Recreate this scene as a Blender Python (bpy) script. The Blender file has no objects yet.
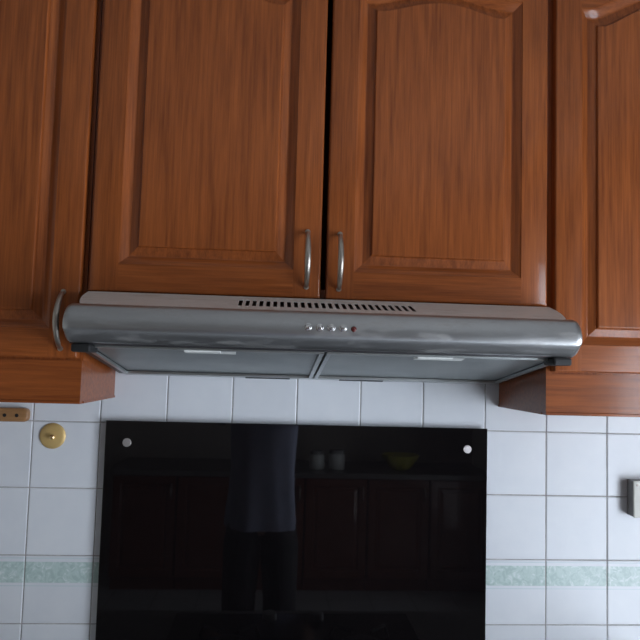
import bpy, bmesh, math, random
import numpy as np
from mathutils import Vector, Matrix
random.seed(7)
C = bpy.context.scene.collection
S = bpy.context.scene
PI = math.pi

# ---------------------------------------------------------------- camera
FPX = 676.87
YAW, PITCH, ROLL = 0.067435, 0.070773, 0.027718
CAM = Vector((-0.13391, -1.59604, 0.13800))      # metres; y = 0 is the tile face, z = 0 a grout line
fwd = Vector((math.sin(YAW)*math.cos(PITCH), math.cos(YAW)*math.cos(PITCH), math.sin(PITCH)))
r0 = Vector((math.cos(YAW), -math.sin(YAW), 0)); u0 = r0.cross(fwd)
rt = r0*math.cos(ROLL) + u0*math.sin(ROLL); up = u0*math.cos(ROLL) - r0*math.sin(ROLL)
cd = bpy.data.cameras.new('camera'); cam = bpy.data.objects.new('camera', cd); C.objects.link(cam)
cd.sensor_width = 36; cd.lens = FPX/640*36; cd.clip_start = 0.02
m = Matrix.Identity(4)
for i in range(3):
    m[i][0] = rt[i]; m[i][1] = up[i]; m[i][2] = -fwd[i]; m[i][3] = CAM[i]
cam.matrix_world = m
S.camera = cam

# ---------------------------------------------------------------- light
FLOOR, CEIL = -1.48, 1.12
XL, XR, YR = -2.3, 1.55, -4.05                    # room sides: left, right (window), rear
WIN = (-2.35, -0.92, -1.38, 0.36)                # y0, y1, z0, z1 of the window opening in the right wall
w = bpy.data.worlds.new('world'); S.world = w; w.use_nodes = True
bg = w.node_tree.nodes['Background']; bg.inputs[0].default_value = (0.80, 0.88, 1.0, 1); bg.inputs[1].default_value = 7.3
ld = bpy.data.lights.new('window_portal', 'AREA'); ld.shape = 'RECTANGLE'
ld.size = WIN[3]-WIN[2]; ld.size_y = WIN[1]-WIN[0]; ld.cycles.is_portal = True
lo = bpy.data.objects.new('window_portal', ld); C.objects.link(lo)
lo.location = (XR+0.16, (WIN[0]+WIN[1])/2, (WIN[2]+WIN[3])/2); lo.rotation_euler = (0, PI/2, 0)
vs = S.view_settings
vs.view_transform = 'Standard'; vs.look = 'None'; vs.gamma = 1; vs.use_curve_mapping = False; vs.exposure = 0.8

# ---------------------------------------------------------------- materials
def nodes(name):
    m = bpy.data.materials.new(name); m.use_nodes = True
    nt = m.node_tree; b = nt.nodes['Principled BSDF']
    return m, nt, b
def N(nt, t, **k):
    n = nt.nodes.new(t)
    for a, v in k.items(): setattr(n, a, v)
    return n
def ramp(nt, fac, stops):
    r = N(nt, 'ShaderNodeValToRGB'); e = r.color_ramp.elements
    while len(e) < len(stops): e.new(0.5)
    for el, (p, c) in zip(e, stops): el.position = p; el.color = (*c, 1)
    nt.links.new(fac, r.inputs[0]); return r.outputs[0]
def mapped(nt, scale, rnd=True):
    tc = N(nt, 'ShaderNodeTexCoord'); mp = N(nt, 'ShaderNodeMapping')
    mp.inputs['Scale'].default_value = scale
    if rnd:
        oi = N(nt, 'ShaderNodeObjectInfo'); sc = N(nt, 'ShaderNodeVectorMath', operation='SCALE')
        sc.inputs[0].default_value = (13.1, 7.7, 5.3); nt.links.new(oi.outputs['Random'], sc.inputs['Scale'])
        ad = N(nt, 'ShaderNodeVectorMath', operation='ADD')
        nt.links.new(tc.outputs['Object'], ad.inputs[0]); nt.links.new(sc.outputs[0], ad.inputs[1])
        nt.links.new(ad.outputs[0], mp.inputs['Vector'])
    else:
        nt.links.new(tc.outputs['Object'], mp.inputs['Vector'])
    return mp.outputs[0]
def noise(nt, vec, scale, detail=4, rough=0.6):
    n = N(nt, 'ShaderNodeTexNoise'); n.inputs['Scale'].default_value = scale
    n.inputs['Detail'].default_value = detail; n.inputs['Roughness'].default_value = rough
    nt.links.new(vec, n.inputs['Vector']); return n.outputs[0]
def bump(nt, b, h, s, d=0.001):
    bp = N(nt, 'ShaderNodeBump'); bp.inputs['Strength'].default_value = s; bp.inputs['Distance'].default_value = d
    nt.links.new(h, bp.inputs['Height']); nt.links.new(bp.outputs[0], b.inputs['Normal'])

def wood(name, axis, dark, light, contrast=1.0, rough=0.48):
    m, nt, b = nodes(name)
    if axis == 'z': v1 = mapped(nt, (1, 1, 0.045)); v2 = mapped(nt, (1, 1, 0.12)); v3 = mapped(nt, (1, 1, 0.02))
    else: v1 = mapped(nt, (0.045, 1, 1)); v2 = mapped(nt, (0.12, 1, 1)); v3 = mapped(nt, (0.02, 1, 1))
    big = noise(nt, v2, 7.0, 2, 0.5)                   # growth rings bent into cathedrals
    mul = N(nt, 'ShaderNodeMath', operation='MULTIPLY'); mul.inputs[1].default_value = 60.0; nt.links.new(big, mul.inputs[0])
    sn = N(nt, 'ShaderNodeMath', operation='SINE'); nt.links.new(mul.outputs[0], sn.inputs[0])
    f = noise(nt, v1, 130.0, 5, 0.65); pore = noise(nt, v3, 420.0, 2, 0.5)
    a = N(nt, 'ShaderNodeMath', operation='MULTIPLY_ADD'); a.inputs[1].default_value = 0.03*contrast; nt.links.new(sn.outputs[0], a.inputs[0])
    nt.links.new(f, a.inputs[2])
    a2 = N(nt, 'ShaderNodeMath', operation='MULTIPLY_ADD'); a2.inputs[1].default_value = 0.35; nt.links.new(pore, a2.inputs[0])
    nt.links.new(a.outputs[0], a2.inputs[2])
    c = ramp(nt, a2.outputs[0], [(0.36, dark), (0.68, tuple((d+l)/2 for d, l in zip(dark, light))), (1.0, light)])
    nt.links.new(c, b.inputs['Base Color'])
    b.inputs['Roughness'].default_value = rough; b.inputs['Specular IOR Level'].default_value = 0.15; b.inputs['Coat Weight'].default_value = 0.55; b.inputs['Coat Roughness'].default_value = 0.13
    bump(nt, b, a2.outputs[0], 0.12, 0.0006)
    return m
WD, WL = (0.145, 0.033, 0.0068), (0.385, 0.105, 0.023)
M = {}
M['wood_v'] = wood('stained_wood_vertical', 'z', WD, WL)
M['wood_h'] = wood('stained_wood_horizontal', 'x', WD, WL)
M['panel'] = wood('stained_wood_panel', 'z', WD, WL, 1.7)
M['pelmet'] = wood('stained_wood_pelmet', 'x', (0.13, 0.029, 0.0055), (0.34, 0.090, 0.018), 0.8)
M['peg'] = wood('pale_pine', 'x', (0.22, 0.11, 0.045), (0.40, 0.215, 0.095))
M['dark_wood_v'] = wood('dark_red_wood', 'z', (0.06, 0.018, 0.010), (0.15, 0.045, 0.025))

def plain(name, col, rough=0.5, metal=0.0, var=0.0, scale=20, bumpy=0.0):
    m, nt, b = nodes(name)
    v = mapped(nt, (1, 1, 1)); n = noise(nt, v, scale, 3)
    lo_, hi = tuple(c*(1-var) for c in col), tuple(min(1, c*(1+var)) for c in col)
    nt.links.new(ramp(nt, n, [(0.3, lo_), (0.7, hi)]), b.inputs['Base Color'])
    b.inputs['Roughness'].default_value = rough; b.inputs['Metallic'].default_value = metal
    if bumpy: bump(nt, b, n, bumpy)
    return m
def steel(name, base, grime, rough=0.33, axis='x', amount=0.5, metal=1.0):
    m, nt, b = nodes(name)
    sc = (0.012, 1, 1) if axis == 'x' else (1, 1, 0.02)
    br = noise(nt, mapped(nt, sc, False), 600, 3)           # brushing lines
    sm = noise(nt, mapped(nt, (1, 3.5, 3.5), False), 11, 6, 0.75)   # greasy smudges
    mr = N(nt, 'ShaderNodeMapRange'); mr.inputs[1].default_value = 0.52; mr.inputs[2].default_value = 0.75
    mr.inputs[3].default_value = 0; mr.inputs[4].default_value = amount; nt.links.new(sm, mr.inputs[0])
    mx = N(nt, 'ShaderNodeMix', data_type='RGBA'); mx.inputs[6].default_value = (*base, 1); mx.inputs[7].default_value = (*grime, 1)
    nt.links.new(mr.outputs[0], mx.inputs[0]); nt.links.new(mx.outputs[2], b.inputs['Base Color'])
    ra = N(nt, 'ShaderNodeMath', operation='MULTIPLY_ADD'); ra.inputs[1].default_value = 0.10; ra.inputs[2].default_value = rough-0.05
    nt.links.new(br, ra.inputs[0])
    ad = N(nt, 'ShaderNodeMath', operation='MULTIPLY_ADD'); ad.inputs[1].default_value = 0.4
    nt.links.new(mr.outputs[0], ad.inputs[0]); nt.links.new(ra.outputs[0], ad.inputs[2]); nt.links.new(ad.outputs[0], b.inputs['Roughness'])
    me = N(nt, 'ShaderNodeMath', operation='SUBTRACT'); me.inputs[0].default_value = metal; me.use_clamp = True; nt.links.new(mr.outputs[0], me.inputs[1])
    nt.links.new(me.outputs[0], b.inputs['Metallic'])
    return m
M['steel'] = steel('brushed_steel', (0.44, 0.445, 0.45), (0.26, 0.22, 0.18), 0.31, 'x', 0.45, 0.93)
M['steel_top'] = steel('grimy_steel', (0.76, 0.74, 0.71), (0.36, 0.27, 0.19), 0.5, 'x', 0.6, 0.12)
M['steel_under'] = plain('underside_steel', (0.50, 0.53, 0.53), 0.35, 1.0, 0.06, 15)
M['black'] = plain('black_plastic', (0.006, 0.006, 0.0065), 0.6, 0, 0.2)
M['dark_metal'] = plain('dark_painted_metal', (0.05, 0.048, 0.05), 0.45, 0.4, 0.2)
M['chrome'] = plain('chrome', (0.85, 0.85, 0.85), 0.22, 1.0, 0.03)
M['nickel'] = plain('brushed_nickel', (0.47, 0.43, 0.38), 0.38, 1.0, 0.05)
M['dull_steel'] = plain('dull_steel', (0.50, 0.47, 0.46), 0.5, 0.8, 0.05)
M['brass'] = plain('brass', (0.62, 0.43, 0.17), 0.45, 0.3, 0.08)
M['brass_bright'] = plain('polished_brass', (0.85, 0.6, 0.3), 0.2, 0.8, 0.05)
M['white_plastic'] = plain('white_plastic', (0.72, 0.73, 0.70), 0.4, 0, 0.04)
M['cream_plastic'] = plain('cream_plastic', (0.62, 0.62, 0.56), 0.45, 0, 0.05)
M['grey_plastic_and_shade'] = plain('grey_plastic_and_shade', (0.22, 0.22, 0.22), 0.5, 0, 0.05)  # grey of knobs and lids; on the switch box it paints a shaded side
M['red_lens'] = plain('red_lens', (0.10, 0.012, 0.010), 0.25, 0, 0.1)
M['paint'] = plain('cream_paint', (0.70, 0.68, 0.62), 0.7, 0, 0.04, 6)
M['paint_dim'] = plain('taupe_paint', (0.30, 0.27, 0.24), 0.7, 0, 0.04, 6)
M['ceiling'] = plain('ceiling_paint', (0.46, 0.45, 0.43), 0.8, 0, 0.03, 6)
M['grout'] = plain('grey_grout', (0.38, 0.36, 0.35), 0.9, 0, 0.25, 40, 0.4)
M['worktop'] = plain('speckled_granite', (0.11, 0.105, 0.10), 0.3, 0, 0.5, 160)
M['hob'] = plain('black_hob_glass', (0.008, 0.008, 0.009), 0.08, 0, 0.1)
M['iron'] = plain('cast_iron', (0.02, 0.02, 0.02), 0.6, 0.2, 0.2)
M['shirt'] = plain('grey_blue_cotton', (0.27, 0.285, 0.38), 0.9, 0, 0.08, 30)
M['trousers'] = plain('black_cotton', (0.012, 0.012, 0.014), 0.9, 0, 0.2, 30)
M['skin'] = plain('skin', (0.42, 0.24, 0.16), 0.5, 0, 0.06, 30)
M['hair'] = plain('dark_hair', (0.02, 0.014, 0.010), 0.5, 0, 0.3, 60)
M['yellow'] = plain('yellow_green_plastic', (0.45, 0.42, 0.05), 0.4, 0, 0.08)

def black_glass():
    m, nt, b = nodes('black_glass')
    n = noise(nt, mapped(nt, (1, 1, 1)), 30, 3)
    nt.links.new(ramp(nt, n, [(0.3, (0.0035, 0.003, 0.0035)), (0.7, (0.0055, 0.0045, 0.005))]), b.inputs['Base Color'])
    b.inputs['Roughness'].default_value = 0.025; b.inputs['IOR'].default_value = 1.5
    return m
M['glass'] = black_glass()
def pane():
    m, nt, b = nodes('window_glass'); out = nt.nodes['Material Output']
    t = N(nt, 'ShaderNodeBsdfTransparent'); g = N(nt, 'ShaderNodeBsdfGlossy'); g.inputs['Roughness'].default_value = 0.02
    lw = N(nt, 'ShaderNodeLayerWeight'); mx = N(nt, 'ShaderNodeMixShader')
    pw = N(nt, 'ShaderNodeMath', operation='POWER'); pw.inputs[1].default_value = 5.0; nt.links.new(lw.outputs['Facing'], pw.inputs[0])
    fr_ = N(nt, 'ShaderNodeMath', operation='MULTIPLY_ADD'); fr_.inputs[1].default_value = 0.96; fr_.inputs[2].default_value = 0.04; nt.links.new(pw.outputs[0], fr_.inputs[0])   # reflectance of a thin pane
    nt.links.new(fr_.outputs[0], mx.inputs[0]); nt.links.new(t.outputs[0], mx.inputs[1]); nt.links.new(g.outputs[0], mx.inputs[2])
    nt.links.new(mx.outputs[0], out.inputs[0]); nt.nodes.remove(b); return m
M['pane'] = pane()

TS = 0.15
def tile_mat(name, band):
    m, nt, b = nodes(name)
    oi = N(nt, 'ShaderNodeObjectInfo')
    v = mapped(nt, (1, 1, 1)); n = noise(nt, v, 12, 3)
    base = ramp(nt, n, [(0.3, (0.69, 0.715, 0.755)), (0.7, (0.735, 0.755, 0.785))])
    hs = N(nt, 'ShaderNodeHueSaturation'); mr = N(nt, 'ShaderNodeMapRange'); mr.inputs[3].default_value = 0.97; mr.inputs[4].default_value = 1.03
    nt.links.new(oi.outputs['Random'], mr.inputs[0]); nt.links.new(mr.outputs[0], hs.inputs['Value']); nt.links.new(base, hs.inputs['Color'])
    col = hs.outputs[0]
    if band:                                              # the printed leafy border of the border tiles
        tc = N(nt, 'ShaderNodeTexCoord'); neg = N(nt, 'ShaderNodeVectorMath', operation='SCALE'); neg.inputs['Scale'].default_value = -1.0
        nt.links.new(tc.outputs['Object'], neg.inputs[0]); sx = N(nt, 'ShaderNodeSeparateXYZ'); nt.links.new(neg.outputs[0], sx.inputs[0])   # counts down from the top edge
        def inside(a, c):
            g = N(nt, 'ShaderNodeMath', operation='GREATER_THAN'); g.inputs[1].default_value = a; nt.links.new(sx.outputs[2], g.inputs[0])
            l = N(nt, 'ShaderNodeMath', operation='LESS_THAN'); l.inputs[1].default_value = c; nt.links.new(sx.outputs[2], l.inputs[0])
            k = N(nt, 'ShaderNodeMath', operation='MULTIPLY'); nt.links.new(g.outputs[0], k.inputs[0]); nt.links.new(l.outputs[0], k.inputs[1]); return k.outputs[0]
        vo = N(nt, 'ShaderNodeTexNoise'); vo.inputs['Scale'].default_value = 62; vo.inputs['Detail'].default_value = 2; vo.inputs['Distortion'].default_value = 1.6
        nt.links.new(v, vo.inputs['Vector'])
        leaf = ramp(nt, vo.outputs[0], [(0.38, (0.42, 0.54, 0.52)), (0.48, (0.49, 0.61, 0.58)), (0.58, (0.52, 0.63, 0.61)), (0.68, (0.66, 0.73, 0.73))])
        mx = N(nt, 'ShaderNodeMix', data_type='RGBA'); nt.links.new(inside(0.014, 0.060), mx.inputs[0])
        nt.links.new(col, mx.inputs[6]); nt.links.new(leaf, mx.inputs[7]); col = mx.outputs[2]
        for a, c in ((0.0045, 0.0075), (0.0655, 0.0680)):
            m2 = N(nt, 'ShaderNodeMix', data_type='RGBA'); nt.links.new(inside(a, c), m2.inputs[0])
            nt.links.new(col, m2.inputs[6]); m2.inputs[7].default_value = (0.60, 0.67, 0.70, 1); col = m2.outputs[2]
    nt.links.new(col, b.inputs['Base Color'])
    b.inputs['Roughness'].default_value = 0.28
    bump(nt, b, n, 0.05, 0.001)
    return m
M['tile'] = tile_mat('glazed_white_tile', False); M['tile_band'] = tile_mat('glazed_border_tile', True)
def floor_mat():
    m, nt, b = nodes('floor_tiles'); v = mapped(nt, (1, 1, 1), False)
    br = N(nt, 'ShaderNodeTexBrick'); br.offset = 0; br.inputs['Scale'].default_value = 1; br.inputs['Brick Width'].default_value = 0.3; br.inputs['Row Height'].default_value = 0.3
    br.inputs['Mortar Size'].default_value = 0.003; br.inputs['Color1'].default_value = (0.40, 0.41, 0.42, 1); br.inputs['Color2'].default_value = (0.36, 0.37, 0.38, 1); br.inputs['Mortar'].default_value = (0.15, 0.15, 0.15, 1)
    nt.links.new(v, br.inputs['Vector']); nt.links.new(br.outputs[0], b.inputs['Base Color']); b.inputs['Roughness'].default_value = 0.25
    return m
M['floor'] = floor_mat()
def filt():
    m, nt, b = nodes('mesh_filter_metal'); v = mapped(nt, (1, 1, 1), False)
    ck = N(nt, 'ShaderNodeTexVoronoi'); ck.inputs['Scale'].default_value = 260; nt.links.new(v, ck.inputs['Vector'])
    n = noise(nt, v, 6, 3)
    c = ramp(nt, n, [(0.35, (0.22, 0.245, 0.245)), (0.7, (0.31, 0.335, 0.325))]); nt.links.new(c, b.inputs['Base Color'])
    b.inputs['Metallic'].default_value = 0.85; b.inputs['Roughness'].default_value = 0.36
    bump(nt, b, ck.outputs[0], 0.25, 0.0008); return m
M['filter'] = filt()

# ---------------------------------------------------------------- helpers
def empty(name, loc, label=None, cat=None, group=None):
    o = bpy.data.objects.new(name, None); C.objects.link(o); o.location = loc; o.empty_display_size = 0.05
    tag(o, label, cat, group); return o
def tag(o, label=None, cat=None, group=None, kind=None):
    if label: o['label'] = label
    if cat: o['category'] = cat
    if group: o['group'] = group
    if kind: o['kind'] = kind
    return o
def root_loc(p):
    v = Vector((0, 0, 0))
    while p is not None: v += Vector(p.location); p = p.parent
    return v
def obj(name, verts, faces, mat, parent=None, smooth=False, origin=None):
    """one mesh object; verts are world coordinates"""
    base = root_loc(parent) if parent else Vector((0, 0, 0))
    if parent is None and origin is not None: base = Vector(origin)
    me = bpy.data.meshes.new(name)
    me.from_pydata([tuple(Vector(v)-base) for v in verts], [], faces); me.validate()
    bm = bmesh.new(); bm.from_mesh(me); bmesh.ops.remove_doubles(bm, verts=bm.verts, dist=1e-6); bmesh.ops.recalc_face_normals(bm, faces=bm.faces); bm.to_mesh(me); bm.free()
    me.materials.append(M[mat])
    if smooth:
        for p in me.polygons: p.use_smooth = True
        try: me.set_sharp_from_angle(angle=math.radians(40))
        except Exception: pass
    o = bpy.data.objects.new(name, me); C.objects.link(o)
    if parent: o.parent = parent
    elif origin is not None: o.location = origin
    return o
class MB:
    def __init__(s): s.v = []; s.f = []
    def add(s, vs, fs):
        n = len(s.v); s.v += [tuple(v) for v in vs]; s.f += [tuple(i+n for i in f) for f in fs]; return s
    def box(s, x0, x1, y0, y1, z0, z1):
        return s.add([(x0,y0,z0),(x1,y0,z0),(x1,y1,z0),(x0,y1,z0),(x0,y0,z1),(x1,y0,z1),(x1,y1,z1),(x0,y1,z1)],
              [(0,3,2,1),(4,5,6,7),(0,1,5,4),(1,2,6,5),(2,3,7,6),(3,0,4,7)])
    def bbox(s, x0, x1, y0, y1, z0, z1, b=0.002, seg=2):
        bm = bmesh.new(); bmesh.ops.create_cube(bm, size=1)
        bmesh.ops.scale(bm, vec=(x1-x0, y1-y0, z1-z0), verts=bm.verts); bmesh.ops.translate(bm, vec=((x0+x1)/2, (y0+y1)/2, (z0+z1)/2), verts=bm.verts)
        bmesh.ops.bevel(bm, geom=bm.edges[:], offset=b, segments=seg, affect='EDGES', profile=0.5)
        return s.take(bm)
    def take(s, bm):
        bm.verts.index_update(); s.add([v.co[:] for v in bm.verts], [[v.index for v in f.verts] for f in bm.faces]); bm.free(); return s
    def grid(s, rows):
        n = len(rows[0]); vs = [p for r in rows for p in r]
        return s.add(vs, [(i*n+j, i*n+j+1, (i+1)*n+j+1, (i+1)*n+j) for i in range(len(rows)-1) for j in range(n-1)])
    def lathe(s, prof, centre, axis='y', n=20, arc=2*PI):
        """prof: (radius, distance along axis); axis 'y' points towards the viewer (-y)"""
        c = Vector(centre); rows = []
        for k in range(n+1):
            a = k*arc/n; r_ = []
            for (r, h) in prof:
                if axis == 'y': r_.append(tuple(c + Vector((r*math.cos(a), -h, r*math.sin(a)))))
                else: r_.append(tuple(c + Vector((r*math.cos(a), r*math.sin(a), h))))
            rows.append(r_)
        return s.grid(rows)
    def tube(s, pts, rad, n=10, flat=1.0, cap=True):
        """round tube along pts; rad a number or a list"""
        pts = [Vector(p) for p in pts]; rows = []; prev = None
        for i, p in enumerate(pts):
            t = (pts[min(i+1, len(pts)-1)] - pts[max(i-1, 0)]).normalized()
            a = Vector((1, 0, 0)) if abs(t.x) < 0.9 else Vector((0, 0, 1))
            if prev is not None: a = prev
            a = (a - t*a.dot(t)).normalized(); prev = a; b = t.cross(a)
            r = rad[i] if isinstance(rad, (list, tuple)) else rad
            rows.append([tuple(p + a*r*math.cos(2*PI*k/n) + b*r*flat*math.sin(2*PI*k/n)) for k in range(n)])
        base = len(s.v); s.add([q for r_ in rows for q in r_], [(i*n+j, i*n+(j+1) % n, (i+1)*n+(j+1) % n, (i+1)*n+j) for i in range(len(rows)-1) for j in range(n)])
        if cap: s.f.append(tuple(base+j for j in range(n))); s.f.append(tuple(base+(len(rows)-1)*n+j for j in range(n)))
        return s
    def loft(s, rings, cap=True):
        n = len(rings[0]); base = len(s.v)
        s.add([q for r_ in rings for q in r_], [(i*n+j, i*n+(j+1) % n, (i+1)*n+(j+1) % n, (i+1)*n+j) for i in range(len(rings)-1) for j in range(n)])
        if cap: s.f.append(tuple(base+j for j in range(n))); s.f.append(tuple(base+(len(rings)-1)*n+j for j in range(n)))
        return s
    def build(s, name, mat, parent=None, smooth=False, origin=None): return obj(name, s.v, s.f, mat, parent, smooth, origin)
def struct(o): o['kind'] = 'structure'; return o

# ---------------------------------------------------------------- room shell
floor = struct(MB().box(XL-0.1, XR+0.1, YR-0.1, 0.1, FLOOR-0.1, FLOOR).build('floor', 'floor'))
ceil = struct(MB().box(XL-0.1, XR+0.1, YR-0.1, 0.1, CEIL, CEIL+0.1).build('ceiling', 'ceiling'))
wall = struct(MB().box(XL-0.1, XR+0.1, 0.0016, 0.1, FLOOR, CEIL).build('wall_back', 'grout'))
struct(MB().box(XL-0.1, XL, YR, 0.0016, FLOOR, CEIL).build('wall_left', 'paint'))
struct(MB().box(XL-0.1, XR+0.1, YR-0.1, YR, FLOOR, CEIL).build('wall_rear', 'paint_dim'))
y0, y1, z0, z1 = WIN
mb = MB().box(XR, XR+0.14, YR, y0, FLOOR, CEIL).box(XR, XR+0.14, y1, 0.0016, FLOOR, CEIL)
mb.box(XR, XR+0.14, y0, y1, FLOOR, z0).box(XR, XR+0.14, y0, y1, z1, CEIL)
struct(mb.build('wall_right', 'paint'))
win = struct(empty('window_1', (XR, (y0+y1)/2, z0)))
fr = MB()
for a, b in ((y0, y0+0.05), (y1-0.05, y1), ((y0+y1)/2-0.03, (y0+y1)/2+0.03)): fr.bbox(XR+0.05, XR+0.10, a, b, z0, z1, 0.003)
fr.bbox(XR+0.05, XR+0.10, y0+0.05, y1-0.05, z0, z0+0.05, 0.003).bbox(XR+0.05, XR+0.10, y0+0.05, y1-0.05, z1-0.05, z1, 0.003)
fr.build('window_frame', 'white_plastic', win)
for a, b in ((y0+0.05, (y0+y1)/2-0.03), ((y0+y1)/2+0.03, y1-0.05)):
    MB().box(XR+0.073, XR+0.077, a, b, z0+0.05, z1-0.05).build('pane', 'pane', win)

# wall tiles: each a cushion-edged glazed tile, child of the wall
def tile_mesh(name, mat):
    g, t = 0.0010, 0.006; a, b = g, TS-g; rows = []
    for ins, d in ((0, t), (0, 0.0016), (0.0007, 0.0005), (0.0022, 0.0)):
        rows.append([(a+ins, d, -a-ins), (b-ins, d, -a-ins), (b-ins, d, -b+ins), (a+ins, d, -b+ins)])
    mb = MB(); mb.loft(rows, False); n = len(mb.v); mb.f.append((n-4, n-3, n-2, n-1))
    o = mb.build(name, mat); me = o.data; bpy.data.objects.remove(o); me.polygons[-1].use_smooth = False
    # origin at the tile's top-left corner: z runs 0 .. -0.15; border band measured from the bottom edge below
    return me
tm = tile_mesh('tile', 'tile')
def band_mesh():
    me = tm.copy(); me.name = 'tile'; me.materials.clear(); me.materials.append(M['tile_band'])
    return me
bm_ = band_mesh()
for j in range(-3, 4):                              # row j: top edge at z = -j * TS ... j = 2 carries the border print
    for i in range(-2, 14):
        o = bpy.data.objects.new('tile', bm_ if j == 2 else tm); C.objects.link(o); o.parent = wall
        o.location = ((i-4.5)*TS, random.uniform(-0.0003, 0.0002), -j*TS)
        o.rotation_euler = (random.uniform(-0.002, 0.002), 0, random.uniform(-0.002, 0.002))
# painted wall above and beside the tiling is the bare wall face

# ---------------------------------------------------------------- cabinets
def arch_fn(xl, xr, zs, rise):
    def f(x):
        if rise == 0: return zs
        h = (xr-xl)/2; u = min(x-xl, xr-x)/h; v = max(0.0, (u-0.1)/0.9)
        return zs + rise*math.sin(PI/2*min(1, v))**1.3
    return f
EDGE = [(0.0, 0.020), (0.0, 0.0045), (0.0006, 0.0025), (0.002, 0.0008), (0.0045, 0.0)]     # outer rounding: inset, depth
OGEE = [(0.0, 0.0), (0.0008, 0.0016), (0.0028, 0.0024), (0.0060, 0.0045), (0.0105, 0.0078), (0.0140, 0.0103), (0.0155, 0.0112), (0.0165, 0.0115)]  # frame moulding: inward, depth
RAISE = [(0.0160, 0.0115), (0.0180, 0.0120), (0.0320, 0.0062), (0.0332, 0.0062), (0.0348, 0.0022), (0.0362, 0.0012), (0.0375, 0.0010)]
def door(root, x0, x1, z0, z1, y, zs, rise, sw=0.0535, rw=0.054, handle=None, mats=('wood_v', 'wood_h', 'panel')):
    """framed raised-panel door, front face at y; zs = shoulder height of the arched opening"""
    xl, xr, zb = x0+sw, x1-sw, z0+rw; top = arch_fn(xl, xr, zs, rise); NT = 36 if rise else 2
    def loop_top(o): return [(xl+o+(xr-xl-2*o)*k/NT, top(xl+(xr-xl)*k/NT)-o) for k in range(NT+1)]
    # the raised centre panel is the door's own mesh
    mb = MB(); rings = []
    for o, d in RAISE:
        t = loop_top(o); rings.append([(xl+o, y+d, zb+o), (xr-o, y+d, zb+o)] + [(px, y+d, pz) for px, pz in reversed(t)])
    mb.loft(rings, False); n = len(rings[0]); mb.f.append(tuple(range(len(mb.v)-n, len(mb.v))))
    bk = [(p[0], y+0.016, p[2]) for p in rings[0]]; mb.loft([bk, rings[0]], False)
    d_ = mb.build('door', mats[2], root)
    # stiles
    for side in (0, 1):
        sx = (lambda v: x0+v) if side == 0 else (lambda v: x1-v)
        cols = EDGE + [(sw, 0.0)]; rws = [(z0+i, d) for i, d in EDGE] + [(z1-i, d) for i, d in reversed(EDGE)]
        mb = MB(); mb.grid([[(sx(ix), y+max(dx, dz), z) for ix, dx in cols] for z, dz in rws])
        mb.grid([[(sx(sw+o), y+dd, zb+o) for o, dd in OGEE], [(sx(sw+o), y+dd, zs-o) for o, dd in OGEE]])
        mb.add([(x0 if side == 0 else x1-sw, y+0.02, z0), (x0+sw if side == 0 else x1, y+0.02, z0), (x0+sw if side == 0 else x1, y+0.02, z1), (x0 if side == 0 else x1-sw, y+0.02, z1)], [(0, 1, 2, 3)])
        mb.build('stile', mats[0], d_, True)
    # bottom rail
    mb = MB(); rws = [(z0+i, d) for i, d in EDGE] + [(zb, 0.0)]
    mb.grid([[(xl, y+dz, z), (xr, y+dz, z)] for z, dz in rws]); mb.grid([[(xl+o, y+d, zb+o), (xr-o, y+d, zb+o)] for o, d in OGEE])
    mb.build('rail', mats[1], d_, True)
    mb = MB(); t0 = loop_top(0); rws = [(z1-i, d) for i, d in EDGE]
    mb.grid([[(px, y+dz, z) for px, _ in t0] for z, dz in rws] + [[(px, y, pz) for px, pz in t0]])
    mb.grid([[(px, y+d, pz) for px, pz in loop_top(o)] for o, d in OGEE])
    mb.build('rail', mats[1], d_, True)
    if handle:
        hx, ha, hb, proud = handle; pts = []; rr = []
        for k in range(25):
            t = k/24; pts.append((hx, y + 0.001 - proud*math.sin(PI*t)**0.62, ha+(hb-ha)*t + 0.004*math.cos(PI*t)))
            rr.append(0.0042 + 0.0016*math.sin(PI*t))
        h = MB().tube(pts, rr, 12, 0.72)
        for z in (ha, hb): h.lathe([(0.0, 0.0025), (0.0046, 0.0022), (0.0052, 0.001), (0.0052, -0.0005)], (hx, y, z + (0.004 if z == ha else -0.004)), 'y', 16)
        h.build('handle', 'nickel', d_, True)
    return d_

YD = -0.297            # door faces
YC = YD+0.020          # carcass front
ZT = 1.00
def carcass(root, x0, x1, z0, z1, front=YC, mat='wood_v'):
    t = 0.016; mb = MB()
    mb.box(x0, x0+t, front, -0.001, z0, z1).box(x1-t, x1, front, -0.001, z0, z1)
    mb.box(x0+t, x1-t, front, -0.001, z0, z0+t).box(x0+t, x1-t, front, -0.001, z1-t, z1).box(x0+t, x1-t, -0.007, -0.001, z0+t, z1-t)
    return mb.build('body', mat, root)
def pelmet(root, x0, x1, inner):
    """light rail below a side cabinet: front board with a return board along the hood side"""
    z0, z1 = 0.0575, 0.1395; yf = -0.281
    for a, b, c, d in (((x0, x1, yf, yf+0.02)),):
        mb = MB(); prof = [(yf+0.02, z1), (yf, z1), (yf, z0+0.006), (yf-0.0015, z0+0.005), (yf-0.0015, z0+0.0005), (yf-0.0005, z0), (yf+0.02, z0)]
        n = len(prof); mb.add([(a, *p) for p in prof] + [(b, *p) for p in prof], [(k, (k+1) % n, n+(k+1) % n, n+k) for k in range(n)] + [tuple(range(n)), tuple(range(n, 2*n))])
        mb.build('pelmet', 'pelmet', root)
    s = 1 if inner == x1 else -1; a, b = sorted((inner, inner-s*0.02))
    mb = MB().box(a, b, yf+0.02, -0.0005, z0+0.0045, z1); a2, b2 = sorted((inner+s*0.0015, inner-s*0.02))
    mb.box(a2, b2, yf+0.02, -0.0005, z0, z0+0.0045); mb.build('pelmet_return', 'pelmet', root)

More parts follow.
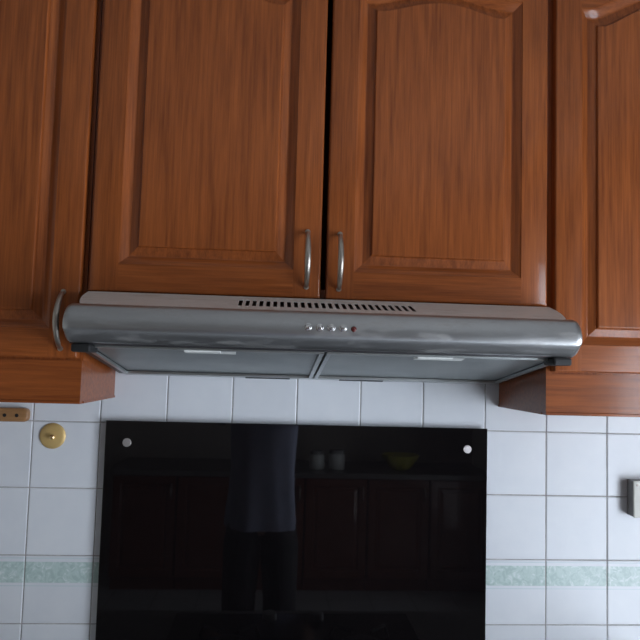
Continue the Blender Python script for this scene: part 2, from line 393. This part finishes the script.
# cabinet above the hood, two doors
cc = empty('wall_cabinet', (-0.0425, -0.14, 0.272), 'short two-door brown wooden wall cabinet directly above the steel hood', 'cabinet')
carcass(cc, -0.493, 0.408, 0.275, ZT)
door(cc, -0.4865, -0.0475, 0.272, 0.985, YD, 0.892, 0.024, handle=(-0.0745, 0.289, 0.405, 0.033))
door(cc, -0.0365, 0.4035, 0.272, 0.985, YD, 0.892, 0.024, handle=(-0.0115, 0.287, 0.403, 0.033))
# cabinet left of the hood
lc = empty('wall_cabinet', (-0.73, -0.14, 0.0575), 'tall brown wooden wall cabinet left of the hood, bow handle beside the hood', 'cabinet')
carcass(lc, -0.962, -0.4945, 0.1395, ZT)
door(lc, -0.9595, -0.5015, 0.1440, 0.985, YD, 0.889, 0.053, handle=(-0.532, 0.157, 0.272, 0.038))
pelmet(lc, -0.962, -0.4955, -0.4955)
# cabinet right of the hood
rc = empty('wall_cabinet', (0.65, -0.14, 0.0575), 'brown wooden wall cabinet right of the hood, wide lit pelmet board beneath', 'cabinet')
carcass(rc, 0.4095, 0.882, 0.1395, ZT)
door(rc, 0.4195, 0.8795, 0.1440, 0.985, YD, 0.889, 0.053, handle=(0.852, 0.157, 0.272, 0.036))
pelmet(rc, 0.408, 0.882, 0.408)

# ---------------------------------------------------------------- range hood
HC = -0.0395; HW = 0.4475
hood = empty('range_hood', (HC, -0.2, 0.116), 'slim stainless steel range hood with push buttons under the middle cabinet', 'range hood')
def tray(Y): return 0.170 + (Y+0.41)*(0.116-0.170)/0.38          # sloping underside
# body: wedge behind the lip and below the cabinet
mb = MB(); prof = [(-0.405, tray(-0.405)+0.006), (-0.405, 0.2230), (-0.30, 0.2590), (-0.012, 0.2655), (-0.012, tray(-0.02)+0.004)]
a, b = HC-HW+0.004, HC+HW-0.004; n = len(prof)
mb.add([(a, *p) for p in prof] + [(b, *p) for p in prof], [(k, (k+1) % n, n+(k+1) % n, n+k) for k in range(n)] + [tuple(range(n)), tuple(range(n, 2*n))])
mb.build('body', 'dark_metal', hood)
# sloping top panel with punched vent slots
TP0, TP1 = (-0.2985, 0.2700), (-0.422, 0.2362)
def tp(s): return (TP0[0]+(TP1[0]-TP0[0])*s, TP0[1]+(TP1[1]-TP0[1])*s)
def half(s): return 0.4455 - 0.020*s**2.2
ns = 26; xa, xb = -0.1995, 0.1215; pitch = (xb-xa)/(ns-0.45)
xs = []
for k in range(ns): xs += [xa+k*pitch, xa+k*pitch+pitch*0.55]
ss = [0, 0.14, 0.32, 0.46, 0.60, 0.77, 0.90, 1.0]; S0, S1 = 2, 5
mb = MB(); rows = []
for s in ss:
    Y, Z = tp(s); rows.append([(HC-half(s), Y, Z)] + [(x, Y, Z) for x in xs] + [(HC+half(s), Y, Z)])
base = 0; nn = len(rows[0]); vs_ = [p for r in rows for p in r]; fs_ = []
for i in range(len(ss)-1):
    for j in range(nn-1):
        if S0 <= i < S1 and j % 2 == 1 and 1 <= j < nn-1: continue        # a slot
        fs_.append((i*nn+j, i*nn+j+1, (i+1)*nn+j+1, (i+1)*nn+j))
mb.add(vs_, fs_); tpan = mb.build('top_panel', 'steel_top', hood)
sol = tpan.modifiers.new('thickness', 'SOLIDIFY'); sol.thickness = 0.0012; sol.offset = 0
# control lip: convex front rolled over at top and bottom, ends rounded
LIP = [(-0.412, 0.2290), (-0.4155, 0.2345), (-0.4215, 0.2368), (-0.4290, 0.2345), (-0.4345, 0.2290), (-0.4390, 0.2200), (-0.4420, 0.2100), (-0.4432, 0.2020),
       (-0.4432, 0.1960), (-0.4424, 0.1910), (-0.4408, 0.1885), (-0.4350, 0.1826), (-0.4290, 0.1766), (-0.4240, 0.1716), (-0.4215, 0.1702), (-0.4080, 0.1700)]
rows = []; R_ = 0.0125; zc = 0.2035
xsn = [0, 0.0003, 0.0012, 0.0028, 0.005, 0.0078, 0.0105, R_]
secs = [(HC-HW+e, e) for e in xsn] + [(HC-HW+(2*HW)*k/40, R_) for k in range(1, 40)] + [(HC+HW-e, e) for e in reversed(xsn)]
for X, e in secs:
    sh = R_-math.sqrt(max(0, R_*R_-(R_-e)**2)); r = []
    for Y, Z in LIP:
        h = 0.2368-zc if Z > zc else zc-0.170
        r.append((X, Y + sh*0.25*max(0, (-0.41-Y)/0.035), zc + (Z-zc)*(h-sh)/h))
    rows.append(r)
mb = MB(); mb.grid(rows); L_ = len(LIP)
mb.f.append(tuple(range(L_))); mb.f.append(tuple(range((len(rows)-1)*L_, len(rows)*L_)))
mb.build('control_lip', 'steel', hood, True)
# push buttons and pilot lamp
for X in (-0.0765, -0.0565, -0.0365, -0.0165):
    bt = MB().lathe([(0.0068, -0.002), (0.0068, 0.001), (0.0058, 0.0014), (0.0050, 0.0014), (0.0048, 0.0050), (0.0042, 0.0062), (0.0025, 0.0068), (0, 0.0070)], (X, -0.4420, 0.2066), 'y', 20)
    bt.build('push_button', 'chrome', hood, True)
MB().lathe([(0.0050, -0.002), (0.0050, 0.001), (0.0040, 0.0026), (0.002, 0.0034), (0, 0.0036)], (0.0025, -0.4422, 0.2060), 'y', 16).build('pilot_lamp', 'red_lens', hood, True)
# underside: slanted plate helper (x0,x1,Y0,Y1, below, thick)
def slant(mb, x0, x1, Y0, Y1, drop=0.0, t=0.002):
    v = []
    for dz in (-drop-t, -drop):
        for (x, Y) in ((x0, Y0), (x1, Y0), (x1, Y1), (x0, Y1)): v.append((x, Y, tray(Y)+dz))
    return mb.add(v, [(0, 3, 2, 1), (4, 5, 6, 7), (0, 1, 5, 4), (1, 2, 6, 5), (2, 3, 7, 6), (3, 0, 4, 7)])
fl, frr = -0.4680, 0.3930
mb = MB(); slant(mb, HC-HW+0.003, fl, -0.408, -0.014, -0.004, 0.004); mb.build('side_flange', 'dark_metal', hood)
mb = MB(); slant(mb, frr, HC+HW-0.003, -0.408, -0.014, -0.004, 0.004); mb.build('side_flange', 'dark_metal', hood)
mb = MB(); slant(mb, fl, frr, -0.036, -0.014, -0.003, 0.006); mb.build('rear_rim', 'steel_under', hood)
mb = MB(); slant(mb, fl, frr, -0.408, -0.392, -0.003, 0.004); mb.build('front_rim', 'dark_metal', hood)
for x0, x1, hx in ((fl+0.001, -0.0435, -0.2475), (-0.0385, frr-0.001, 0.171)):
    mb = MB(); slant(mb, x0+0.008, x1-0.008, -0.384, -0.046, -0.0035, 0.001); f_ = mb.build('grease_filter', 'filter', hood)
    mb = MB(); e = 0.008
    slant(mb, x0, x0+e, -0.392, -0.0365, -0.001, 0.005); slant(mb, x1-e, x1, -0.392, -0.0365, -0.001, 0.005)
    slant(mb, x0+e, x1-e, -0.392, -0.392+e, -0.001, 0.005); slant(mb, x0+e, x1-e, -0.0365-e, -0.0365, -0.001, 0.005)
    mb.build('filter_frame', 'steel_under', f_)
    mb = MB(); slant(mb, hx-0.045, hx+0.045, -0.381, -0.352, -0.0005, 0.004); slant(mb, hx-0.044, hx+0.02, -0.386, -0.372, 0.003, 0.003)
    mb.build('filter_handle', 'white_plastic', f_)
for x0, x1 in ((-0.196, -0.094), (0.021, 0.123)):
    mb = MB(); slant(mb, x0, x1, -0.030, -0.016, 0.003, 0.0015); mb.build('rear_clip', 'black', hood)
for s in (-1, 1):
    X = HC+s*(HW-0.026)
    mb = MB().bbox(X-0.017, X+0.017, -0.420, -0.370, 0.154, 0.1685, 0.004); mb.build('end_bracket', 'black', hood)

# ---------------------------------------------------------------- black glass splashback on four stand-off screws
gp = empty('glass_splashback', (-0.067, 0.0, -0.60), 'large black glass splashback panel on the tiles below the hood', 'splashback')
gx0, gx1, gz0, gz1 = -0.5075, 0.3755, -0.600, 0.006
MB().bbox(gx0, gx1, -0.018, -0.012, gz0, gz1, 0.0012).build('glass_panel', 'glass', gp)
for X in (-0.4585, 0.3275):
    for Z in (-0.0425, -0.552):
        MB().lathe([(0.006, -0.0165), (0.006, 0.0), (0.0098, 0.0002), (0.0098, 0.0022), (0.0090, 0.0029), (0.004, 0.0030), (0, 0.0030)], (X, -0.018, Z), 'y', 24).build('screw_cap', 'dull_steel', gp, True)

# ---------------------------------------------------------------- small things on the tiles
pr = empty('peg_rail', (-0.80, 0.0, 0.013), 'pale wooden rail with dark holes on the tiles under the left cabinet', 'rail')
mb = MB(); zc_, hh = 0.0135, 0.0155; out = []
for k in range(13): a = -PI/2+PI*k/12; out.append((-0.693+0.0115*math.cos(a), zc_+hh*math.copysign(abs(math.sin(a))**0.6, math.sin(a))))
for k in range(13): a = PI/2+PI*k/12; out.append((-0.920+0.0115*math.cos(a), zc_+hh*math.copysign(abs(math.sin(a))**0.6, math.sin(a))))
ring = lambda Y, g: [(-0.8065+(x+0.8065)*(1-g/0.12), Y, zc_+(z-zc_)*(1-g/hh)) for x, z in out]
mb.loft([ring(-0.0005, 0), ring(-0.012, 0), ring(-0.0145, 0.0008), ring(-0.016, 0.003)]); mb.build('board', 'peg', pr, True)
for X in (-0.7060, -0.7325, -0.7590, -0.7855, -0.8120, -0.8385):
    MB().lathe([(0.0042, 0.0006), (0.0038, 0.0010), (0, 0.0010)], (X, -0.0158, zc_-0.001), 'y', 12).build('screw_hole', 'black', pr)
kn = empty('wall_hook', (-0.629, 0.0, -0.033), 'round brass wall hook on the tiles below the left cabinet', 'hook')
MB().lathe([(0.0290, 0.0), (0.0290, 0.002), (0.0275, 0.0036), (0.022, 0.0052), (0.012, 0.0068), (0.0, 0.0072)], (-0.629, 0.0, -0.033), 'y', 36).build('backplate', 'brass', kn, True)
MB().tube([(-0.6275, -0.005, -0.0345), (-0.6265, -0.012, -0.0345), (-0.6255, -0.017, -0.034), (-0.6250, -0.0185, -0.0338)], [0.0050, 0.0050, 0.0054, 0.0036], 14).build('peg', 'brass_bright', kn, True)
sb = empty('switch_box', (0.765, 0.0, -0.155), 'cream plastic box screwed to the tiles at the right edge', 'switch')
MB().bbox(0.7235, 0.8075, -0.030, -0.0005, -0.1915, -0.1075, 0.0022).build('back_box', 'grey_plastic_and_shade', sb)  # the shade on the box's side is put into this grey colour
MB().bbox(0.7225, 0.8085, -0.0345, -0.0295, -0.1925, -0.1065, 0.002).build('face_plate', 'cream_plastic', sb)
for X in (0.7315, 0.7995): MB().lathe([(0.0030, -0.001), (0.0030, 0.0006), (0.0022, 0.0010), (0, 0.0010)], (X, -0.0345, -0.1165), 'y', 12).build('screw', 'nickel', sb, True)
MB().bbox(0.752, 0.779, -0.0375, -0.0340, -0.170, -0.128, 0.0012).build('rocker', 'white_plastic', sb)

# ---------------------------------------------------------------- what stands below and behind (seen only as reflections)
def base_cabinet(x0, x1, yf, ydepth, face, label):
    """face = -1: front towards -y; +1: front towards +y"""
    r = empty('base_cabinet', ((x0+x1)/2, (yf+ydepth)/2, FLOOR), label, 'cabinet')
    a, b = sorted((yf-face*0.02, ydepth)); z0_, z1_ = FLOOR+0.10, FLOOR+0.82
    MB().box(x0+0.001, x1-0.001, a, b, z0_, z1_).build('body', 'dark_wood_v', r)
    a2, b2 = sorted((yf-face*0.07, ydepth)); MB().box(x0+0.001, x1-0.001, a2, b2, FLOOR+0.001, z0_).build('plinth', 'dark_wood_v', r)
    rings = []
    w_ = 0.005
    mb = MB()
    for ins, d in ((0.0, 0.0195), (0.0, 0.003), (0.003, 0.0), (0.055, 0.0), (0.065, 0.008), (0.070, 0.008), (0.090, 0.002)):
        Y = yf - face*d; rings.append([(x0+w_+ins, Y, z0_+w_+ins), (x1-w_-ins, Y, z0_+w_+ins), (x1-w_-ins, Y, z1_-w_-ins), (x0+w_+ins, Y, z1_-w_-ins)])
    mb.loft(rings); d_ = mb.build('door', 'dark_wood_v', r)
    hx = x1-0.035; MB().tube([(hx, yf, z1_-0.16), (hx, yf+face*0.028, z1_-0.14), (hx, yf+face*0.033, z1_-0.11), (hx, yf+face*0.028, z1_-0.08), (hx, yf, z1_-0.06)], 0.006, 10).build('handle', 'nickel', d_, True)
WT = FLOOR+0.86
for (a, b, t_) in ((-0.957, -0.497, 'left of the hob'), (-0.492, -0.045, 'under the left half of the hob'), (-0.040, 0.408, 'under the right half of the hob'), (0.413, 0.882, 'right of the hob')):
    base_cabinet(a, b, -0.58, -0.002, -1, 'dark wooden base cabinet ' + t_)
mb = MB().bbox(-0.965, 0.89, -0.615, -0.0012, WT-0.038, WT, 0.004); tag(mb.build('worktop', 'worktop', None, False, (0, -0.3, WT-0.038)), 'speckled grey stone worktop below the black splashback', 'worktop')
hob = empty('gas_hob', (-0.05, -0.31, WT), 'black glass gas hob on the worktop under the range hood', 'hob')
MB().bbox(-0.40, 0.30, -0.56, -0.08, WT+0.0005, WT+0.010, 0.003).build('hob_glass', 'hob', hob)
for X in (-0.23, 0.13):
    MB().lathe([(0.062, 0.0), (0.062, 0.012), (0.05, 0.016), (0.03, 0.018), (0.03, 0.026), (0, 0.028)], (X, -0.30, WT+0.010), 'z', 24).build('burner', 'iron', hob, True)
    for a in range(4):
        c, s = math.cos(a*PI/2+PI/4), math.sin(a*PI/2+PI/4); mb = MB()
        mb.tube([(X+c*0.035, -0.30+s*0.035, WT+0.045), (X+c*0.10, -0.30+s*0.10, WT+0.045), (X+c*0.115, -0.30+s*0.115, WT+0.012)], 0.005, 8)
        mb.build('pan_support', 'iron', hob)
for X in (-0.12, 0.02): MB().lathe([(0.022, 0.0), (0.020, 0.018), (0.016, 0.021), (0, 0.021)], (X, -0.515, WT+0.010), 'z', 20).build('control_knob', 'grey_plastic_and_shade', hob, True)
# the opposite run of cupboards, reflected in the black glass
for k in range(6):
    a = -1.25+0.46*k
    base_cabinet(a, a+0.455, -3.42, YR+0.002, 1, 'dark red wooden base cabinet behind the photographer, ' + ('first', 'second', 'third', 'fourth', 'fifth', 'sixth')[k] + ' from the left in the reflection')
mb = MB().bbox(-1.26, 1.53, YR+0.002, -3.39, WT-0.038, WT, 0.004); tag(mb.build('worktop', 'worktop', None, False, (0, -3.7, WT-0.038)), 'stone worktop on the red cupboards reflected in the black glass', 'worktop')
for X, r_, h_, mt, lb, nm, ct in ((0.22, 0.055, 0.13, 'white_plastic', 'pale round jar reflected in the glass, nearer the person', 'storage_jar', 'jar'), (0.37, 0.06, 0.14, 'white_plastic', 'pale wide jar reflected in the glass, beside the yellow bowl', 'storage_jar', 'jar')):
    j = empty(nm, (X, -3.60, WT), lb, ct)
    MB().lathe([(0, 0.0), (r_*0.92, 0.0), (r_, 0.006), (r_, h_*0.75), (r_*0.86, h_*0.82), (r_*0.86, h_*0.84), (0, h_*0.84)], (X, -3.60, WT+0.0005), 'z', 24).build('jar_body', mt, j, True)
    MB().lathe([(0, h_*0.842), (r_*0.92, h_*0.842), (r_*0.92, h_), (r_*0.85, h_*1.03), (0, h_*1.03)], (X, -3.60, WT+0.0005), 'z', 24).build('lid', 'grey_plastic_and_shade', j, True)
bw = MB().lathe([(0, 0.0), (0.06, 0.0), (0.075, 0.01), (0.14, 0.10), (0.145, 0.115), (0.138, 0.115), (0.07, 0.016), (0, 0.012)], (0.86, -3.62, WT+0.0005), 'z', 32)
tag(bw.build('bowl', 'yellow', None, True, (0.86, -3.62, WT)), 'yellow-green bowl on the counter reflected in the glass', 'bowl')

# ---------------------------------------------------------------- the photographer, seen as a reflection in the black glass
PX, PY = -0.165, -1.86
person = empty('person', (PX, PY, FLOOR), 'person in grey-blue t-shirt and black trousers reflected in the black glass', 'person')
def skin_mesh(name, joints, edges, mat, parent, sub=2):
    base = root_loc(parent)
    me = bpy.data.meshes.new(name); me.from_pydata([tuple(Vector(j[0])-base) for j in joints], edges, [])
    o = bpy.data.objects.new(name, me); C.objects.link(o); o.parent = parent
    sk = o.modifiers.new('skin', 'SKIN'); 
    if not me.skin_vertices: 
        bmx = bmesh.new(); bmx.from_mesh(me); bmx.verts.layers.skin.verify(); bmx.to_mesh(me); bmx.free()
    for i, j in enumerate(joints):
        r = j[1]; sv = me.skin_vertices[0].data[i]; sv.radius = r if isinstance(r, tuple) else (r, r); sv.use_root = (i == 0)
    sk.use_smooth_shade = True
    sd = o.modifiers.new('subdivision', 'SUBSURF'); sd.levels = sub; sd.render_levels = sub
    dg = bpy.context.evaluated_depsgraph_get(); ev = o.evaluated_get(dg)
    m2 = bpy.data.meshes.new_from_object(ev); o.modifiers.clear(); o.data = m2; m2.name = name
    m2.materials.clear(); m2.materials.append(M[mat])
    for p in m2.polygons: p.use_smooth = True
    return o
F = FLOOR
J = []; E_ = []
def jt(p, r, par=None):
    J.append((Vector(p), r)); i = len(J)-1
    if par is not None: E_.append((par, i))
    return i
pel = jt((PX, PY, F+0.93), (0.15, 0.10)); ab = jt((PX, PY, F+1.10), (0.135, 0.09), pel); ch = jt((PX, PY, F+1.30), (0.145, 0.10), ab)
nb = jt((PX, PY+0.0, F+1.46), 0.065, ch); nk = jt((PX, PY+0.015, F+1.53), 0.055, nb)
h1 = jt((PX, PY+0.03, F+1.60), (0.066, 0.08), nk); h2 = jt((PX, PY+0.03, F+1.68), (0.074, 0.092), h1); h3 = jt((PX, PY+0.02, F+1.755), (0.055, 0.07), h2)
for s in (-1, 1):
    hip = jt((PX+s*0.095, PY, F+0.86), 0.088, pel); kn_ = jt((PX+s*0.10, PY+0.015, F+0.48), 0.058, hip); cf = jt((PX+s*0.10, PY-0.005, F+0.33), 0.056, kn_); an = jt((PX+s*0.10, PY-0.02, F+0.085), 0.038, cf)
    jt((PX+s*0.115, PY+0.13, F+0.035), 0.034, an)
    sh = jt((PX+s*0.17, PY, F+1.415), 0.058, nb); el = jt((PX+s*0.235, PY+0.13, F+1.375), 0.042, sh)
    wr = jt((PX+0.03+s*0.125, CAM.y-0.075, F+1.565), 0.026, el); pm = jt((PX+0.03+s*0.112, CAM.y-0.040, F+1.605), (0.034, 0.018), wr)
    for q, (dx, ln) in enumerate(((-0.026, 0.055), (-0.009, 0.066), (0.009, 0.07), (0.026, 0.064))):     # fingers curl round the phone's edge
        b0 = Vector((PX+0.03+s*0.103, CAM.y-0.030, F+1.615+dx)); k1 = jt(b0, 0.0095, pm)
        k2 = jt(b0+Vector((-s*0.004, 0.020, 0.004)), 0.0085, k1); jt(b0+Vector((-s*(0.004+ln*0.35), 0.024, 0.006)), 0.0075, k2)
    t1 = jt((PX+0.03+s*0.095, CAM.y-0.050, F+1.600), 0.011, pm); jt((PX+0.03+s*0.070, CAM.y-0.042, F+1.612), 0.0085, t1)
body = skin_mesh('body', J, E_, 'skin', person)
# face, ears and hair
hc = Vector((PX, PY+0.03, F+1.675))
mb = MB(); mb.tube([hc+Vector((0, 0.082, 0.03)), hc+Vector((0, 0.100, 0.0)), hc+Vector((0, 0.108, -0.022)), hc+Vector((0, 0.088, -0.032))], [0.007, 0.010, 0.014, 0.010], 10)
mb.build('nose', 'skin', person, True)
for s in (-1, 1): MB().tube([hc+Vector((s*0.072, 0.0, 0.03)), hc+Vector((s*0.084, -0.008, 0.01)), hc+Vector((s*0.076, 0.0, -0.028))], [0.008, 0.013, 0.007], 8).build('ear', 'skin', person, True)
for s in (-1, 1):
    bmx = bmesh.new(); bmesh.ops.create_uvsphere(bmx, u_segments=14, v_segments=10, radius=0.012); bmesh.ops.translate(bmx, vec=hc+Vector((s*0.031, 0.080, 0.012)), verts=bmx.verts)
    MB().take(bmx).build('eye', 'black', person, True)
MB().tube([hc+Vector((-0.024, 0.078, -0.058)), hc+Vector((0, 0.090, -0.060)), hc+Vector((0.024, 0.078, -0.058))], [0.003, 0.006, 0.003], 8).build('mouth', 'red_lens', person, True)
bmx = bmesh.new(); bmesh.ops.create_uvsphere(bmx, u_segments=24, v_segments=16, radius=1.0)
for v in bmx.verts:
    v.co = Vector((v.co.x*0.088, v.co.y*0.106-0.012, v.co.z*0.10)); 
    if v.co.y > 0.045 and v.co.z < 0.055: v.co.y = 0.045
    if v.co.z < -0.045: v.co.z = -0.045
bmesh.ops.translate(bmx, vec=hc+Vector((0, 0, 0.030)), verts=bmx.verts); MB().take(bmx).build('hair', 'hair', person, True)
# t-shirt: a lofted shell with hanging folds
rings = []; rnd = [random.uniform(0, 6.28) for _ in range(6)]
for z, rx, ry in ((0.83, 0.166, 0.118), (0.845, 0.168, 0.120), (0.91, 0.166, 0.118), (1.00, 0.160, 0.113), (1.12, 0.158, 0.110), (1.25, 0.164, 0.115), (1.36, 0.170, 0.112), (1.42, 0.155, 0.095), (1.462, 0.105, 0.078), (1.488, 0.070, 0.068)):
    amp = 0.011*max(0, (1.35-z)/0.5); r = []
    for k in range(48):
        a = 2*PI*k/48; fold = 1 + amp/0.15*(math.sin(5*a+rnd[0]+z*2)+0.7*math.sin(9*a+rnd[1]-z*3))
        ca, sa = math.cos(a), math.sin(a)
        r.append((PX+rx*fold*math.copysign(abs(ca)**0.8, ca), PY+ry*fold*math.copysign(abs(sa)**0.8, sa), F+z))
    rings.append(r)
ts = MB().loft(rings, False).build('t_shirt', 'shirt', person, True)
for s in (-1, 1): MB().tube([(PX+s*0.10, PY-0.005, F+1.405), (PX+s*0.165, PY+0.0, F+1.412), (PX+s*0.195, PY+0.05, F+1.40), (PX+s*0.219, PY+0.095, F+1.388)], [0.070, 0.073, 0.066, 0.064], 18, 1.0, False).build('sleeve', 'shirt', ts, True)
mb = MB()
for s in (-1, 1):
    r = []
    for z, rr, dx, dy in ((0.93, 0.086, 0.066, 0.0), (0.86, 0.094, 0.070, 0.0), (0.76, 0.096, 0.088, 0.0), (0.50, 0.082, 0.10, 0.012), (0.30, 0.078, 0.10, -0.005), (0.07, 0.072, 0.10, -0.012)):
        r.append([(PX+s*dx+rr*math.cos(2*PI*k/24)*(1.0), PY+dy+rr*math.sin(2*PI*k/24), F+z) for k in range(24)])
    mb.loft(r, False)
mb.build('trousers', 'trousers', person, True)
for s in (-1, 1):
    bmx = bmesh.new(); bmesh.ops.create_uvsphere(bmx, u_segments=20, v_segments=12, radius=1.0)
    for v in bmx.verts: v.co = Vector((v.co.x*0.050, v.co.y*0.14, max(-0.040, v.co.z*(0.055 if v.co.y < 0.2 else 0.045))))
    bmesh.ops.translate(bmx, vec=(PX+s*0.107, PY+0.055, F+0.0415), verts=bmx.verts); MB().take(bmx).build('shoe', 'black', person, True)
ph = empty('mobile_phone', (CAM.x, CAM.y-0.02, CAM.z-0.03), 'dark mobile phone held up in both hands by the person', 'phone')
MB().bbox(CAM.x-0.078, CAM.x+0.078, CAM.y-0.026, CAM.y-0.018, CAM.z-0.045, CAM.z+0.03, 0.003).build('phone_body', 'black', ph)
